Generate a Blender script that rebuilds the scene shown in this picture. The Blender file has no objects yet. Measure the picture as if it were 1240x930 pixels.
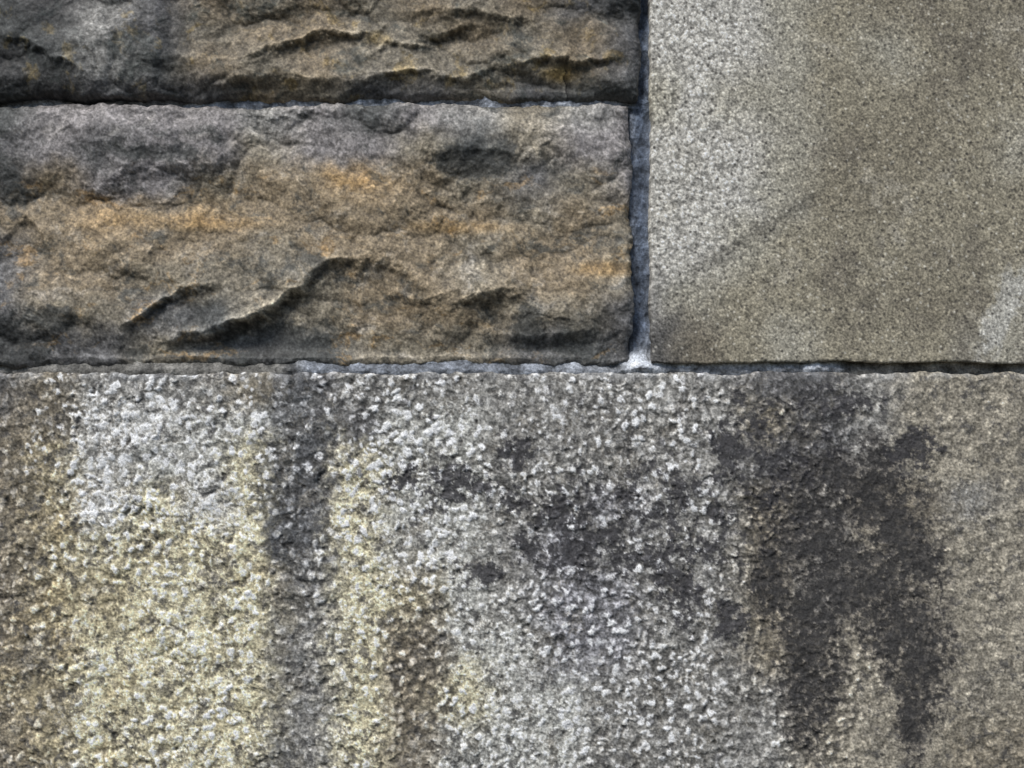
import bpy, math
import numpy as np
F=np.float32
# ---------------------------------------------------------------- noise
def hsh(ix,iy,s):
    n=(ix.astype(np.int64)*374761393+iy.astype(np.int64)*668265263+s*974634777)&0xFFFFFFFF
    n=((n^(n>>13))*1274126177)&0xFFFFFFFF
    n=((n^(n>>15))*2246822519)&0xFFFFFFFF
    n=n^(n>>16)
    return (n/4294967296.0).astype(F)
def perlin(x,y,s=0):
    ca,sa=math.cos(s*1.7+.5),math.sin(s*1.7+.5)
    x,y=x*ca-y*sa,x*sa+y*ca
    x=x+s*17.31; y=y-s*9.77
    ix=np.floor(x);iy=np.floor(y);fx=(x-ix).astype(F);fy=(y-iy).astype(F)
    ux=fx*fx*fx*(fx*(fx*6-15)+10);uy=fy*fy*fy*(fy*(fy*6-15)+10)
    def g(a,b):
        an=hsh(ix+a,iy+b,s)*F(6.2831853)
        return np.cos(an)*(fx-a)+np.sin(an)*(fy-b)
    return ((g(0,0)*(1-ux)+g(1,0)*ux)*(1-uy)+(g(0,1)*(1-ux)+g(1,1)*ux)*uy)*1.5
def fbm(x,y,sc,o=4,s=0,gain=.5):
    r=0;a=1;t=0
    for i in range(o):
        r=r+a*perlin(x/sc,y/sc,s+i*13);t+=a;a*=gain;sc/=2.03
    return r/t*1.25
def cell(x,y,sc,s=0,jit=.8):
    x=x/sc;y=y/sc
    ix=np.floor(x);iy=np.floor(y)
    f1=np.full(x.shape,9.,F);f2=f1.copy();idv=f1*0
    for a in(-1,0,1):
        for b in(-1,0,1):
            cx=ix+a;cy=iy+b
            px=cx+.5+jit*(hsh(cx,cy,s)-.5);py=cy+.5+jit*(hsh(cx,cy,s+7)-.5)
            d=np.sqrt((px-x)**2+(py-y)**2)
            c=d<f1
            f2=np.where(c,f1,np.minimum(f2,d));idv=np.where(c,hsh(cx,cy,s+3),idv);f1=np.where(c,d,f1)
    return f1,f2,idv
def facets(x,y,sx,sy,s,tilt=.5,k=.9):
    """chipped stone: upper envelope of randomly tilted shallow caps"""
    x=x/sx;y=y/sy;ix=np.floor(x);iy=np.floor(y);m=np.full(x.shape,-9.,F)
    for a in(-1,0,1):
        for b in(-1,0,1):
            cx=ix+a;cy=iy+b
            dx=x-(cx+.5+.9*(hsh(cx,cy,s)-.5));dy=y-(cy+.5+.9*(hsh(cx,cy,s+7)-.5))
            v=.5*hsh(cx,cy,s+3)+tilt*2*((hsh(cx,cy,s+4)-.5)*dx+(hsh(cx,cy,s+5)-.5)*dy)-k*(dx*dx+dy*dy)
            m=np.maximum(m,v)
    return m
def ss(a,b,x):
    t=np.clip((x-a)/(b-a),0,1);return t*t*(3-2*t)
def mix(a,b,t):
    return a+(b-a)*t
def boxblur(h,r):
    for ax in(0,1):
        p=np.pad(h,[(r+1,r) if i==ax else (0,0) for i in(0,1)],mode='edge')
        c=np.cumsum(p.astype(np.float64),axis=ax)
        n=h.shape[ax]
        h=(np.take(c,range(2*r+1,2*r+1+n),axis=ax)-np.take(c,range(0,n),axis=ax))/(2*r+1)
    return h.astype(F)
def col(*c): return np.array(c,F)
PAL={'W':(196,194,189),'w':(164,163,157),'Y':(192,183,153),'y':(152,142,116),'b':(114,107,94),'g':(127,125,121),
'p':(122,121,124),'d':(86,85,85),'k':(54,53,53),'t':(129,123,111),'O':(126,107,80),'o':(116,104,86),'v':(112,108,107),
'n':(66,67,66),'L':(161,158,151),'m':(141,137,125),'r':(118,112,98),'R':(128,122,107)}
def ctrl(x,y,xs,ys,rows):
    G=np.array([[PAL[c] for c in r.split()] for r in rows],F)
    fx=np.interp(x,xs,np.arange(len(xs)));fy=np.interp(y,ys,np.arange(len(ys)))
    ix=np.clip(fx.astype(int),0,len(xs)-2);iy=np.clip(fy.astype(int),0,len(ys)-2)
    u=(fx-ix)[...,None];v=(fy-iy)[...,None];u=u*u*(3-2*u);v=v*v*(3-2*v)
    return ((G[iy,ix]*(1-u)+G[iy,ix+1]*u)*(1-v)+(G[iy+1,ix]*(1-u)+G[iy+1,ix+1]*u)*v).astype(F)
def axis(a,b,lo,hi,fine,coarse):
    pts=[]
    def seg(p,q,st):
        if q-p>1e-3:
            n=max(2,int(round((q-p)/st))+1);pts.extend(np.linspace(p,q,n))
    l=max(a,lo);h=min(b,hi)
    if l>=h: seg(a,b,coarse)
    else:
        seg(a,l,coarse);seg(l,h,fine);seg(h,b,coarse)
    return np.unique(np.round(np.array(pts),4))
def ledge(x,y,pts,A,w=5,fall=40,bul=3,nz=None):
    """broken lip: rock swells towards the lip, then undercuts and slowly recovers below it"""
    xs=[p[0] for p in pts];ys=[p[1] for p in pts]
    c=np.interp(x,xs,ys);d=y-c+(0 if nz is None else nz)
    L=(xs[-1]-xs[0])*.35
    win=ss(xs[0]-15,xs[0]+L,x)*(1-ss(xs[-1]-L,xs[-1]+15,x))
    sh=.42*ss(0,w,d)+.58*ss(0,w*4,d)
    return win*(-A*sh*np.exp(-np.maximum(d-w,0)/fall)+bul*(np.exp(-np.abs(np.minimum(d,0))/22)*(d<0)+(d>=0)*(1-ss(0,w*2,d))))
def blob(x,y,cx,cy,rx,ry,soft=.5):
    d=np.sqrt(((x-cx)/rx)**2+((y-cy)/ry)**2);return 1-ss(1-soft,1+soft,d)
# ---------------------------------------------------------------- material
def stone_mat(name,rough,grain,bump,gs=430.):
    m=bpy.data.materials.new(name);m.use_nodes=True;nt=m.node_tree;N=nt.nodes;L=nt.links
    b=N['Principled BSDF'];b.inputs['Specular IOR Level'].default_value=.3
    tc=N.new('ShaderNodeTexCoord');at=N.new('ShaderNodeAttribute');at.attribute_name='stone_tint'
    n1=N.new('ShaderNodeTexNoise');n1.inputs['Scale'].default_value=gs;n1.inputs['Detail'].default_value=2;n1.inputs['Roughness'].default_value=.6
    L.new(tc.outputs['Object'],n1.inputs['Vector'])
    mr=N.new('ShaderNodeMapRange');mr.inputs['From Min'].default_value=.3;mr.inputs['From Max'].default_value=.7
    mr.inputs['To Min'].default_value=1-grain;mr.inputs['To Max'].default_value=1+grain;mr.clamp=False
    L.new(n1.outputs['Fac'],mr.inputs['Value'])
    mu=N.new('ShaderNodeVectorMath');mu.operation='SCALE'
    L.new(at.outputs['Color'],mu.inputs[0]);L.new(mr.outputs['Result'],mu.inputs['Scale'])
    L.new(mu.outputs['Vector'],b.inputs['Base Color'])
    n2=N.new('ShaderNodeTexNoise');n2.inputs['Scale'].default_value=gs*.6;n2.inputs['Detail'].default_value=5;n2.inputs['Roughness'].default_value=.7
    L.new(tc.outputs['Object'],n2.inputs['Vector'])
    bp=N.new('ShaderNodeBump');bp.inputs['Strength'].default_value=bump;bp.inputs['Distance'].default_value=.0015
    L.new(n2.outputs['Fac'],bp.inputs['Height']);L.new(bp.outputs['Normal'],b.inputs['Normal'])
    r=N.new('ShaderNodeMapRange');r.inputs['To Min'].default_value=rough-.15;r.inputs['To Max'].default_value=rough+.15
    L.new(n2.outputs['Fac'],r.inputs['Value']);L.new(r.outputs['Result'],b.inputs['Roughness'])
    return m
M_rough=stone_mat('quarry_faced_sandstone',.58,.32,.5)
M_smooth=stone_mat('bush_hammered_sandstone',.85,.36,.4,500.)
M_pit=stone_mat('weathered_sandstone',.82,.38,.5)
M_mort=stone_mat('mortar',.9,.4,.8)
wall=bpy.data.objects.new('stone_wall',None);bpy.context.collection.objects.link(wall)
KGAIN=1.32
def build(name,X,Y,H,C,mat):
    ny,nx=X.shape
    co=np.empty((ny*nx,3),F)
    co[:,0]=((X-620)/1000).ravel();co[:,1]=(-H/1000).ravel();co[:,2]=(1.4+(465-Y)/1000).ravel()
    me=bpy.data.meshes.new(name)
    idx=np.arange(ny*nx).reshape(ny,nx)
    q=np.stack([idx[:-1,:-1],idx[1:,:-1],idx[1:,1:],idx[:-1,1:]],-1).reshape(-1)
    nf=len(q)//4
    me.vertices.add(ny*nx);me.vertices.foreach_set('co',co.ravel())
    me.loops.add(nf*4);me.loops.foreach_set('vertex_index',q.astype(np.int32))
    me.polygons.add(nf);me.polygons.foreach_set('loop_start',np.arange(0,nf*4,4,dtype=np.int32))
    me.polygons.foreach_set('use_smooth',np.ones(nf,bool))
    me.update(calc_edges=True)
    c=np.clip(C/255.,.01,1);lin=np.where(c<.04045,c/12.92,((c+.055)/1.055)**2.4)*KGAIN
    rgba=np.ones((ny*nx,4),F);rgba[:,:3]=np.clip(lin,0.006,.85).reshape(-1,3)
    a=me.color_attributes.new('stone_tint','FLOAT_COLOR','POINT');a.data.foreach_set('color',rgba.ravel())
    me.materials.append(mat)
    ob=bpy.data.objects.new(name,me);bpy.context.collection.objects.link(ob);ob.parent=wall
    return ob
# ---------------------------------------------------------------- blocks
def block(name,x0,x1,y0,y1,style,fine=1.1,R=9,edge=13,seed=0,wob=3):
    xs=axis(x0,x1,-40,1280,fine,9);ys=axis(y0,y1,-40,970,fine,9)
    xs=np.unique(np.concatenate([xs,x0+np.array([1,2.2,3.6]),x1-np.array([1,2.2,3.6])]))
    ys=np.unique(np.concatenate([ys,y0+np.array([1,2.2,3.6]),y1-np.array([1,2.2,3.6])]))
    x,y=np.meshgrid(xs.astype(F),ys.astype(F))
    el=x-x0;er=x1-x;et=y0*-1+y;eb=y1-y
    wx=wob*fbm(x,y,55,5,seed+3,.6)*1.6;wy=wob*fbm(x,y,55,5,seed+4,.6)*1.6
    fa=np.exp(-np.minimum(el,er)/25);fb=np.exp(-np.minimum(et,eb)/25)
    X=x+wx*fa;Y=y+wy*fb
    h,C=style(x,y,seed)
    e=np.minimum(np.minimum(el,er),np.minimum(et,eb))
    lim=-24+15*np.exp(-np.maximum(e-12,0)/14)
    h=lim+3*np.log1p(np.exp(np.clip((h-lim)/3,-20,25)))      # the arris never sinks behind the pointing
    rr=R*(1+1.2*fbm(x,y,40,4,seed+9,.6));t=1-np.clip(e/np.maximum(rr,1.5),0,1)
    h=h-edge*(1-np.sqrt(np.maximum(1-t*t,0)))
    h=np.where(e<.5,-60,h)
    build(name,X,Y,h.astype(F),C,MATS[style])
def blend(C,c,m):
    m=np.clip(m,0,1)[...,None];return C*(1-m)+col(*c)*m
def rnd(x,y,s):
    return perlin(x/2.05,y/2.05,s+3)*.75
def rag(m,x,y,s,w=.2,a=1.):
    return ss(.5-w,.5+w,m+(a*fbm(x,y,40,6,s,.75)+.35*fbm(x,y,9,3,s+1,.7))*ss(0,.3,m))
def rough_h(x,y,s):
    wx=x+36*fbm(x,y,90,5,s+21,.5);wy=y+26*fbm(x,y,70,5,s+22,.5)
    h=9*fbm(wx,wy,190,3,s+1)
    h+=42*facets(wx*.95+wy*.25,wy-.2*wx,175,105,s+2,.55,.7)-11
    h+=15*facets(wx+.3*wy,wy-.25*wx,88,54,s+3,.6,.8)-3
    w2=ss(-.35,.3,fbm(x,y,110,2,s+8))
    h+=w2*4.5*facets(x+6*fbm(x,y,15,3,s+23)+.4*y,wy,36,22,s+4,.6,.8)
    n=fbm(wx*.6,wy*1.2,80,5,s+2,.5)*2.4;fr=n-np.floor(n)
    h+=2.0*(np.floor(n)+ss(0,.3,fr)-n)*ss(0,.4,fbm(x,y,130,2,s+9))
    h+=1.6*fbm(x,y,19,4,s+10)+.5*fbm(x,y,6.,2,s+11)+.08*rnd(x,y,s)
    return h
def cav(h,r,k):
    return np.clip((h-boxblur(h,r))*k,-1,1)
def grain(C,x,y,s,a):
    v=a*(1.0*fbm(x,y,6,2,s+60)+1.0*perlin(x/3.1,y/3.1,s+61)+.8*rnd(x,y,s+62)+.9*fbm(x,y,14,3,s+63))
    return C*(1+v)[...,None]
def st_mid(x,y,s):
    h=rough_h(x,y,s)*.68
    nz=15*fbm(x,y,60,6,s+30,.5)
    lg=[([(140,402),(180,372),(215,355),(275,336)],17,12,60,6),
        ([(180,416),(250,392),(300,388),(330,366),(352,345),(395,336)],28,13,85,9),
        ([(345,352),(380,330),(410,312),(445,306),(485,320),(530,352)],15,16,70,5),
        ([(460,356),(500,366),(560,352)],9,11,40,3),
        ([(535,372),(585,352),(640,341)],16,12,55,5),
        ([(590,400),(660,408),(730,398)],6,11,40,2),
        ([(110,222),(165,200),(215,196),(290,212)],6,18,60,4),
        ([(-20,300),(30,262),(70,300)],5,9,40,1),
        ([(540,188),(600,178),(670,200)],4,9,40,2),
        ([(40,424),(130,430),(260,424)],9,9,40,3)]
    for p,A,w,f,b in lg: h+=ledge(x,y,p,A,w,f,b,nz)
    h+=-2.5*blob(x+2*nz,y+1.5*nz,676,196,14,10,.4)
    h+=5-14*ss(370,450,y)-6*ss(160,120,y)
    wx=x+22*fbm(x,y,60,5,s+40,.6);wy=y+18*fbm(x,y,45,5,s+41,.6)
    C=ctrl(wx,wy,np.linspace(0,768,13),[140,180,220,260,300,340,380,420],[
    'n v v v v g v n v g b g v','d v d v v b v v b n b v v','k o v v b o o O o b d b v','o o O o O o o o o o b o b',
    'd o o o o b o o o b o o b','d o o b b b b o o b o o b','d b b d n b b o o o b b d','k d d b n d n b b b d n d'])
    C=blend(C,(144,112,70),.5*ss(.18,.5,fbm(wx*.5,wy*1.4,46,6,s+50,.78))*ss(180,230,y))
    C=blend(C,(146,141,134),ss(.08,.6,fbm(wx,wy,40,6,s+52,.7))*.5)
    C=blend(C,(58,59,57),ss(.1,.42,fbm(wx,wy*1.3,80,7,s+55,.76))*.68)
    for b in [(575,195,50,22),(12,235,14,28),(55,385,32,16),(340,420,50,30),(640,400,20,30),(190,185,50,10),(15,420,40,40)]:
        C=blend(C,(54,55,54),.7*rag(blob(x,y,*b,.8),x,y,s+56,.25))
    C=blend(C,(148,112,62),.4*blob(wx,y,735,326,45,9,.6)+.3*blob(wx,y,560,275,60,7,.7)+.25*blob(wx,y,220,268,90,9,.7)+.3*blob(wx,wy,425,215,28,16,.7))
    C=grain(C,x,y,s,.22)
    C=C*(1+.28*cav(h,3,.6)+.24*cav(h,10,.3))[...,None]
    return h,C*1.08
def st_top(x,y,s):
    h=rough_h(x,y,s)*.72+3
    nz=15*fbm(x,y,50,6,s+30,.54)
    for p,A,w,f,b in [([(290,76),(350,46),(400,38),(480,30)],12,10,40,5),([(415,66),(480,50),(540,34),(610,30)],9,10,40,4),
        ([(230,100),(330,86),(430,96)],7,10,40,3),([(410,100),(500,84),(560,90),(630,70)],9,10,40,4),([(590,52),(650,78),(700,70),(770,60)],9,10,40,4),
        ([(0,40),(50,60),(110,90)],10,10,40,3),([(470,10),(560,14),(670,20)],7,10,35,3)]:
        h+=ledge(x,y,p,A,w,f,b,nz)
    h+=7*blob(x,y,155,55,60,70,.6)-7*blob(x,y,215,50,18,70,.7)+2-7*ss(92,122,y)
    wx=x+18*fbm(x,y,60,5,s+40,.6);wy=y+14*fbm(x,y,45,5,s+41,.6)
    C=ctrl(wx,wy,np.linspace(0,768,13),[5,40,80,115],[
    'n k g d o b o b o b o d n','n n g d b o o b b o b o d','k n g n o b o b b b b o d','n k d d d o b d d b d n n'])*.94
    C=blend(C,(142,116,62),.55*blob(wx,y,680,88,22,9,.6)+.35*blob(wx,y,455,46,18,8,.6)+.35*ss(.2,.5,fbm(wx,wy,40,5,s+51,.7)))
    C=blend(C,(52,56,54),ss(.08,.45,fbm(wx,wy*1.3,60,6,s+55,.72))*.6)
    C=grain(C,x,y,s,.2)
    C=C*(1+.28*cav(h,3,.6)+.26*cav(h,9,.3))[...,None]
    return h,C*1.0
def st_right(x,y,s):
    wx=x+5*fbm(x,y,14,2,s+1);wy=y+5*fbm(x,y,14,2,s+2)
    f1,f2,_=cell(wx,wy,8.5,s+3,.95)
    pa=ss(1000,850,x)*ss(430,280,y)*.8+.2
    b=(1-ss(.05,.75,f1));n5=fbm(x,y,6,3,s+8,.65);n3=perlin(x/3.,y/3.,s+9);rn=rnd(x,y,s+10)
    n12=fbm(x,y,16,3,s+11)
    h=2.5+1.5*fbm(x,y,220,3,s)+pa*.65*b+.32*n5+.17*n3+.08*rn+.6*n12
    dl=(y-330)+(x-840)*.63+14*fbm(x,y,40,5,s+20,.6)
    h-=1.0*ss(-8,8,dl)*ss(1010,980,x)
    mx=x+24*fbm(x,y,70,5,s+40,.6)+10*n12;my=y+24*fbm(x,y,70,5,s+41,.6)
    C=ctrl(mx,my,np.linspace(788,1240,9),np.linspace(0,420,8),[
    'L L L m R r r r r','L L L m R m R r r','m L m m R R r R R','L L L m r r r R m','L L L m r r R R R','L L m R R R R R R','g m R R R R r R m','d b R m R R R m m'])
    C=blend(C,(92,87,79),.6*ss(.0,.5,fbm(mx,my*.6,100,7,s+44,.78))*ss(850,1000,x))
    C=blend(C,(158,153,142),.55*ss(.1,.6,fbm(mx,my*.8,80,7,s+47,.78)))
    C=blend(C,(78,75,69),.38*np.exp(-(dl/9)**2)*ss(1010,970,x)*ss(825,850,x)+.3*ss(0,60,dl)*ss(900,820,x))
    wm=rag(np.maximum(blob(x+(y-380)*.4,y,1212,375,16,52,1.),blob(x,y,1232,345,16,14,1.)),x,y,s+45,.35,1.3)
    C=blend(C,(176,176,174),.5*wm)
    v=.20*(b-.35)*pa*1.5+.22*n5+.23*n3+.20*rn+.14*n12
    C=C*(1+v*1.03)[...,None]
    p1,_,i1=cell(x,y,9,s+70,1.);p2,_,i2=cell(x,y,11,s+80,1.)
    C=blend(C,(206,202,190),.6*(i1>.8)*ss(.22,.1,p1));C=blend(C,(46,44,42),.6*(i2>.65)*ss(.2,.1,p2))
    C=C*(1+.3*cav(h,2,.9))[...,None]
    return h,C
def st_low(x,y,s):
    wx=x+9*fbm(x,y,34,4,s+1,.6);wy=y+9*fbm(x,y,34,4,s+2,.6)
    left=ss(620,380,x)
    f1,f2,i1=cell(wx+.15*wy,wy-.06*wx,12.5,s+3,.8)
    g1,_,i2=cell(wx,wy,7.5,s+5,.95)
    e4=fbm(x,y,6,3,s+4,.65)
    b=ss(.62,.08,f1+.2*e4)*(.45+.55*i1);b2=ss(.6,.1,g1+.15*e4)*(.3+.7*i2)
    mixz=ss(-.1,.3,fbm(x,y,70,4,s+7,.6))
    bb=mix(b,b2,mixz*.7)
    amp=mix(1.,.42,ss(940,1130,x))*(.45+.8*ss(-.4,.4,fbm(x,y,110,4,s+6)))*mix(1,.8,left)
    n8=fbm(x,y,11,4,s+8,.62);n3=perlin(x/3.2,y/3.2,s+9);rn=rnd(x,y,s+10)
    fl=facets(wx+.5*wy+9*n8,wy-.2*wx,25,18,s+12,.6,.8)
    fl2=ss(-.1,.3,fbm(x,y,60,4,s+13))
    k1,_,i3=cell(wx+.3*wy,wy,17.,s+15,1.)
    k2,_,i4=cell(wx-.2*wy,wy,11.,s+16,1.)
    vr=.4+.6*ss(-.3,.3,fbm(x,y,55,4,s+17,.6))
    pit=np.maximum(ss(.42,.10,k1+.3*e4)*(i3>.5)*(.4+.6*i3),.7*ss(.40,.1,k2+.25*e4)*(i4>.6))*mix(1,.3,ss(900,1100,x))*vr
    h=1+2.5*fbm(x,y,230,3,s)+amp*1.9*bb+1.*n8+.26*n3+.08*rn+(left*.75+.25)*6*fl*(.25+.75*fl2)+2.2*fbm(x,y,44,4,s+14)-1.9*pit
    mx=x+18*fbm(x,y,60,5,s+40,.62)+18*n8;my=y+32*fbm(x,y,70,5,s+41,.6)+16*e4
    C=ctrl(mx,my,np.linspace(0,1240,21),[465,510,560,610,660,720,780,840,900],[
    'd b g g g b d g g g g g g g g d d g t t t','b b W W w w g d w w g g g g g b d g t t t',
    'b y W w w Y d Y w w g g g g g d d g t t t','b y W Y W Y d Y w w g g p g g b g b b g t',
    'b y Y Y Y Y d Y w w g p g g g b g t t t t','b y y Y Y Y g Y Y w g p p g g b g t t t t',
    'b y Y Y Y Y g Y b w w p p g g b t t t t t','y y Y Y Y Y g Y b Y w w g g g g t t t t t','b y Y Y Y Y g Y b w w w g g g g t t t b b'])
    C=C*(1+.12*fbm(mx,my*.12,34,4,s+42,.5)+.24*fbm(x,y,60,6,s+39,.75))[...,None]
    def R(m,k,w=.35,a=.8): return rag(m,x,y,s+k,w,a)
    C=blend(C,(74,75,77),.75*R(blob(mx,y,356,545,36,160,.8),101,.5)+.35*R(blob(mx,y,345,780,24,180,.95),102,.5)+.5*R(blob(mx,y,335,925,28,36,.9),103))
    C=blend(C,(98,89,76),.45*R(blob(mx,y,508,800,32,130,.9),104,.5)+.35*R(blob(mx,y,20,700,50,300,.8),105,.5))
    C=blend(C,(156,136,98),.3*ss(.05,.5,fbm(mx,my,70,5,s+43,.6))*ss(440,270,x)*ss(540,640,y))
    C=blend(C,(98,94,87),.75*ss(.03,.38,fbm(mx,my,38,6,s+49,.82)))
    m=0*x
    for bl in [(985,640,58,76),(1060,610,48,66),(1095,660,42,56),(1010,570,40,24),(1085,740,50,70),(1118,790,32,76),(985,770,40,84),(975,850,28,50),(1105,870,18,54),(1035,700,60,60),(935,700,24,50)]:
        m=np.maximum(m,blob(x,y,*bl,.9))
    m2=0*x
    for bl in [(545,592,34,18),(490,580,16,12),(580,695,18,14),(625,548,18,14),(685,625,30,22),(700,672,44,18),(730,650,30,14),(830,715,20,26),(885,755,14,24),(620,610,14,12),(885,545,16,26),(800,690,14,30),(1010,490,34,16),(760,600,16,12),(1105,545,22,20),(640,655,16,10),(870,620,14,12),(790,640,90,60),(930,560,60,60)]:
        m2=np.maximum(m2,blob(x,y,bl[0],bl[1],bl[2]*1.45,bl[3]*1.45,1.)*(.7 if bl[2]>=60 else 1))
    nb=fbm(x,y,46,7,s+206,.86);ns=fbm(x,y,34,6,s+107,.82);nf=fbm(x,y,9,3,s+108,.75)
    halo=ss(.0,.8,m+.9*nb+.3*nf)*ss(0,.4,m)
    m=ss(.24,.88,m*.97+1.35*nb+.75*nf)*ss(0,.4,m);m2=ss(.5,.88,m2+1.3*ns+.6*nf)*ss(0,.4,m2)
    C=C*(1+.66*amp*(bb-.3)+.26*n8+.22*n3+.16*rn)[...,None]
    C=blend(C,(62,59,56),.42*pit)
    wz=np.clip(ss(590,680,x)*ss(930,800,x)*(.5+.5*ss(-.2,.3,fbm(x,y,90,4,s+54)))+.8*R(blob(x,y,200,520,140,120,.7),108)+.7*R(blob(x,y,500,540,110,150,.7),109)+.25*ss(600,540,x),0,1)
    C=blend(C,(238,238,240),wz*ss(.28,.62,bb)*ss(.32,.78,mix(i1,i2,mixz*.7))*.88)
    C=blend(C,(210,210,209),.55*wz*ss(.12,.5,fbm(x,y,14,4,s+52,.7)))
    C=blend(C,(60,59,59),.66*ss(.12,.4,fbm(x,y,19,5,s+53,.76)))
    C=blend(C,(84,79,74),halo*.6)
    tx=ss(-.1,.5,fbm(x,y,13,4,s+48,.75))
    C=blend(C,(46,45,45),m*(.92-.5*tx));C=blend(C,(50,49,51),m2*.85)
    h-=.6*m
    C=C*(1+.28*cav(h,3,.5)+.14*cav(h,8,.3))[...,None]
    C=blend(C,(136,138,141),.4*ss(466,454,y)*ss(-.1,.3,fbm(x,y,40,3,s+58)))
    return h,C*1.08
MATS={st_mid:M_rough,st_top:M_rough,st_right:M_smooth,st_low:M_pit}
block('quarry_faced_block_top',-420,776,-230,121,st_top,seed=11,R=11,edge=13,wob=4.5)
block('quarry_faced_block_middle',-330,766,125.5,444.5,st_mid,seed=29,R=12,edge=13,wob=5)
block('bush_hammered_block',787,1700,-420,440,st_right,seed=41,R=4,edge=5,wob=2.5)
block('pitted_block',-520,1850,451,1010,st_low,seed=57,R=8,edge=8,wob=4.5)
for nm,a in {'a':(-1300,-345,126,445,st_mid,71),'b':(-1300,-435,-230,121,st_top,72),'c':(-1300,775,-560,-242,st_mid,73),
             'd':(-1300,-535,451,1010,st_low,74),'e':(1865,2500,451,1010,st_low,75),'f':(1715,2500,-420,441,st_right,76),
             'g':(-1300,500,1022,1500,st_low,77),'h':(514,2500,1022,1500,st_low,78),'i':(789,2500,-700,-432,st_right,79)}.items():
    block('outer_block_'+nm,a[0],a[1],a[2],a[3],a[4],fine=6,seed=a[5])
# ---------------------------------------------------------------- mortar
def dense(a,b,cs):
    v=list(np.arange(a,b+1,12.))
    for c,r in cs: v+=list(np.arange(c-r,c+r,1.3))
    return np.unique(np.round(v,3))
xs=np.unique(np.concatenate([dense(-1300,2500,[(778,16)]),np.arange(-30,1270,2.)]));ys=dense(-700,1500,[(123,10),(448,13),(60,1)])
ys=np.unique(np.concatenate([ys,np.arange(-20,450,3.)]))
x,y=np.meshgrid(xs.astype(F),ys.astype(F))
n=fbm(x,y,22,5,5,.62);n2=fbm(x,y,70,3,6)
d=-15+0*x
hz1=np.exp(-((y-123)/9)**2);d+=hz1*np.interp(x,[0,215,240,450,700,760],[-9,-8,1,0,1,-2])
hz2=np.exp(-((y-449)/10)**2)*ss(800,780,x);d+=hz2*np.interp(x,[0,360,400,560,720,790],[8,8,9,8,9,12])
hz3=np.exp(-((y-447)/10)**2)*ss(780,800,x);d+=hz3*np.interp(x,[790,840,930,950,1000,1030,1240],[12,8,7,12,11,4,1])
vt=np.exp(-((x-778)/10)**2)*ss(449,445,y);d+=vt*np.interp(y,[-10,110,125,300,420,440],[-8,-8,-1,-1,1,7])
cr=np.exp(-(((x-775)/24)**2+((y-440)/12)**2));d+=5*cr
near=np.maximum.reduce([ss(24,11,np.abs(y-123)),ss(24,11,np.abs(y-448)),ss(26,13,np.abs(x-778))])
d-=20*(1-near)
h=np.maximum(-50,d+5*n+4*n2+.8*fbm(x,y,4,2,8))
C=np.zeros(x.shape+(3,),F)+col(106,110,117)
C=blend(C,(72,81,96),.85*ss(438,385,y)*np.exp(-((x-778)/12)**2))
C=blend(C,(138,141,146),.75*ss(415,440,y)*(ss(640,740,x)*ss(1040,1000,x)))
C=blend(C,(156,160,166),.8*cr*ss(-.3,.1,n))
C=blend(C,(92,88,80),.7*(ss(380,330,x)+ss(1010,1040,x))*ss(400,430,y))
C=C*(1+.7*n+.25*fbm(x,y,4,2,9))[...,None]
build('mortar_joints',x,y,h.astype(F),C,M_mort)
# ---------------------------------------------------------------- light & camera
sc=bpy.context.scene
w=bpy.data.worlds.new('World');sc.world=w;w.use_nodes=True;nt=w.node_tree
sky=nt.nodes.new('ShaderNodeTexSky');sky.sky_type='NISHITA';sky.sun_disc=False
bg=nt.nodes['Background'];bg.inputs['Strength'].default_value=.1
nt.links.new(sky.outputs[0],bg.inputs[0])
el=math.radians(52);az=math.radians(-30)
dirv=np.array([math.sin(az)*math.cos(el),-math.cos(az)*math.cos(el),math.sin(el)])
sky.sun_elevation=el;sky.sun_rotation=math.atan2(dirv[0],dirv[1])
ld=bpy.data.lights.new('sun','SUN');ld.energy=3.0;ld.angle=math.radians(20);ld.color=(1,.97,.915)
lo=bpy.data.objects.new('sun',ld);bpy.context.collection.objects.link(lo)
from mathutils import Vector
lo.rotation_euler=Vector(dirv.tolist()).to_track_quat('Z','Y').to_euler();lo.location=(-2,-3,4)
cd=bpy.data.cameras.new('camera');cd.lens=36*1.6/1.24;cd.sensor_width=36;cd.clip_end=100
co=bpy.data.objects.new('camera',cd);bpy.context.collection.objects.link(co)
co.location=(0,-1.6,1.4);co.rotation_euler=(math.pi/2,0,0);sc.camera=co
sc.view_settings.view_transform='Standard';sc.view_settings.look='None';sc.view_settings.exposure=0
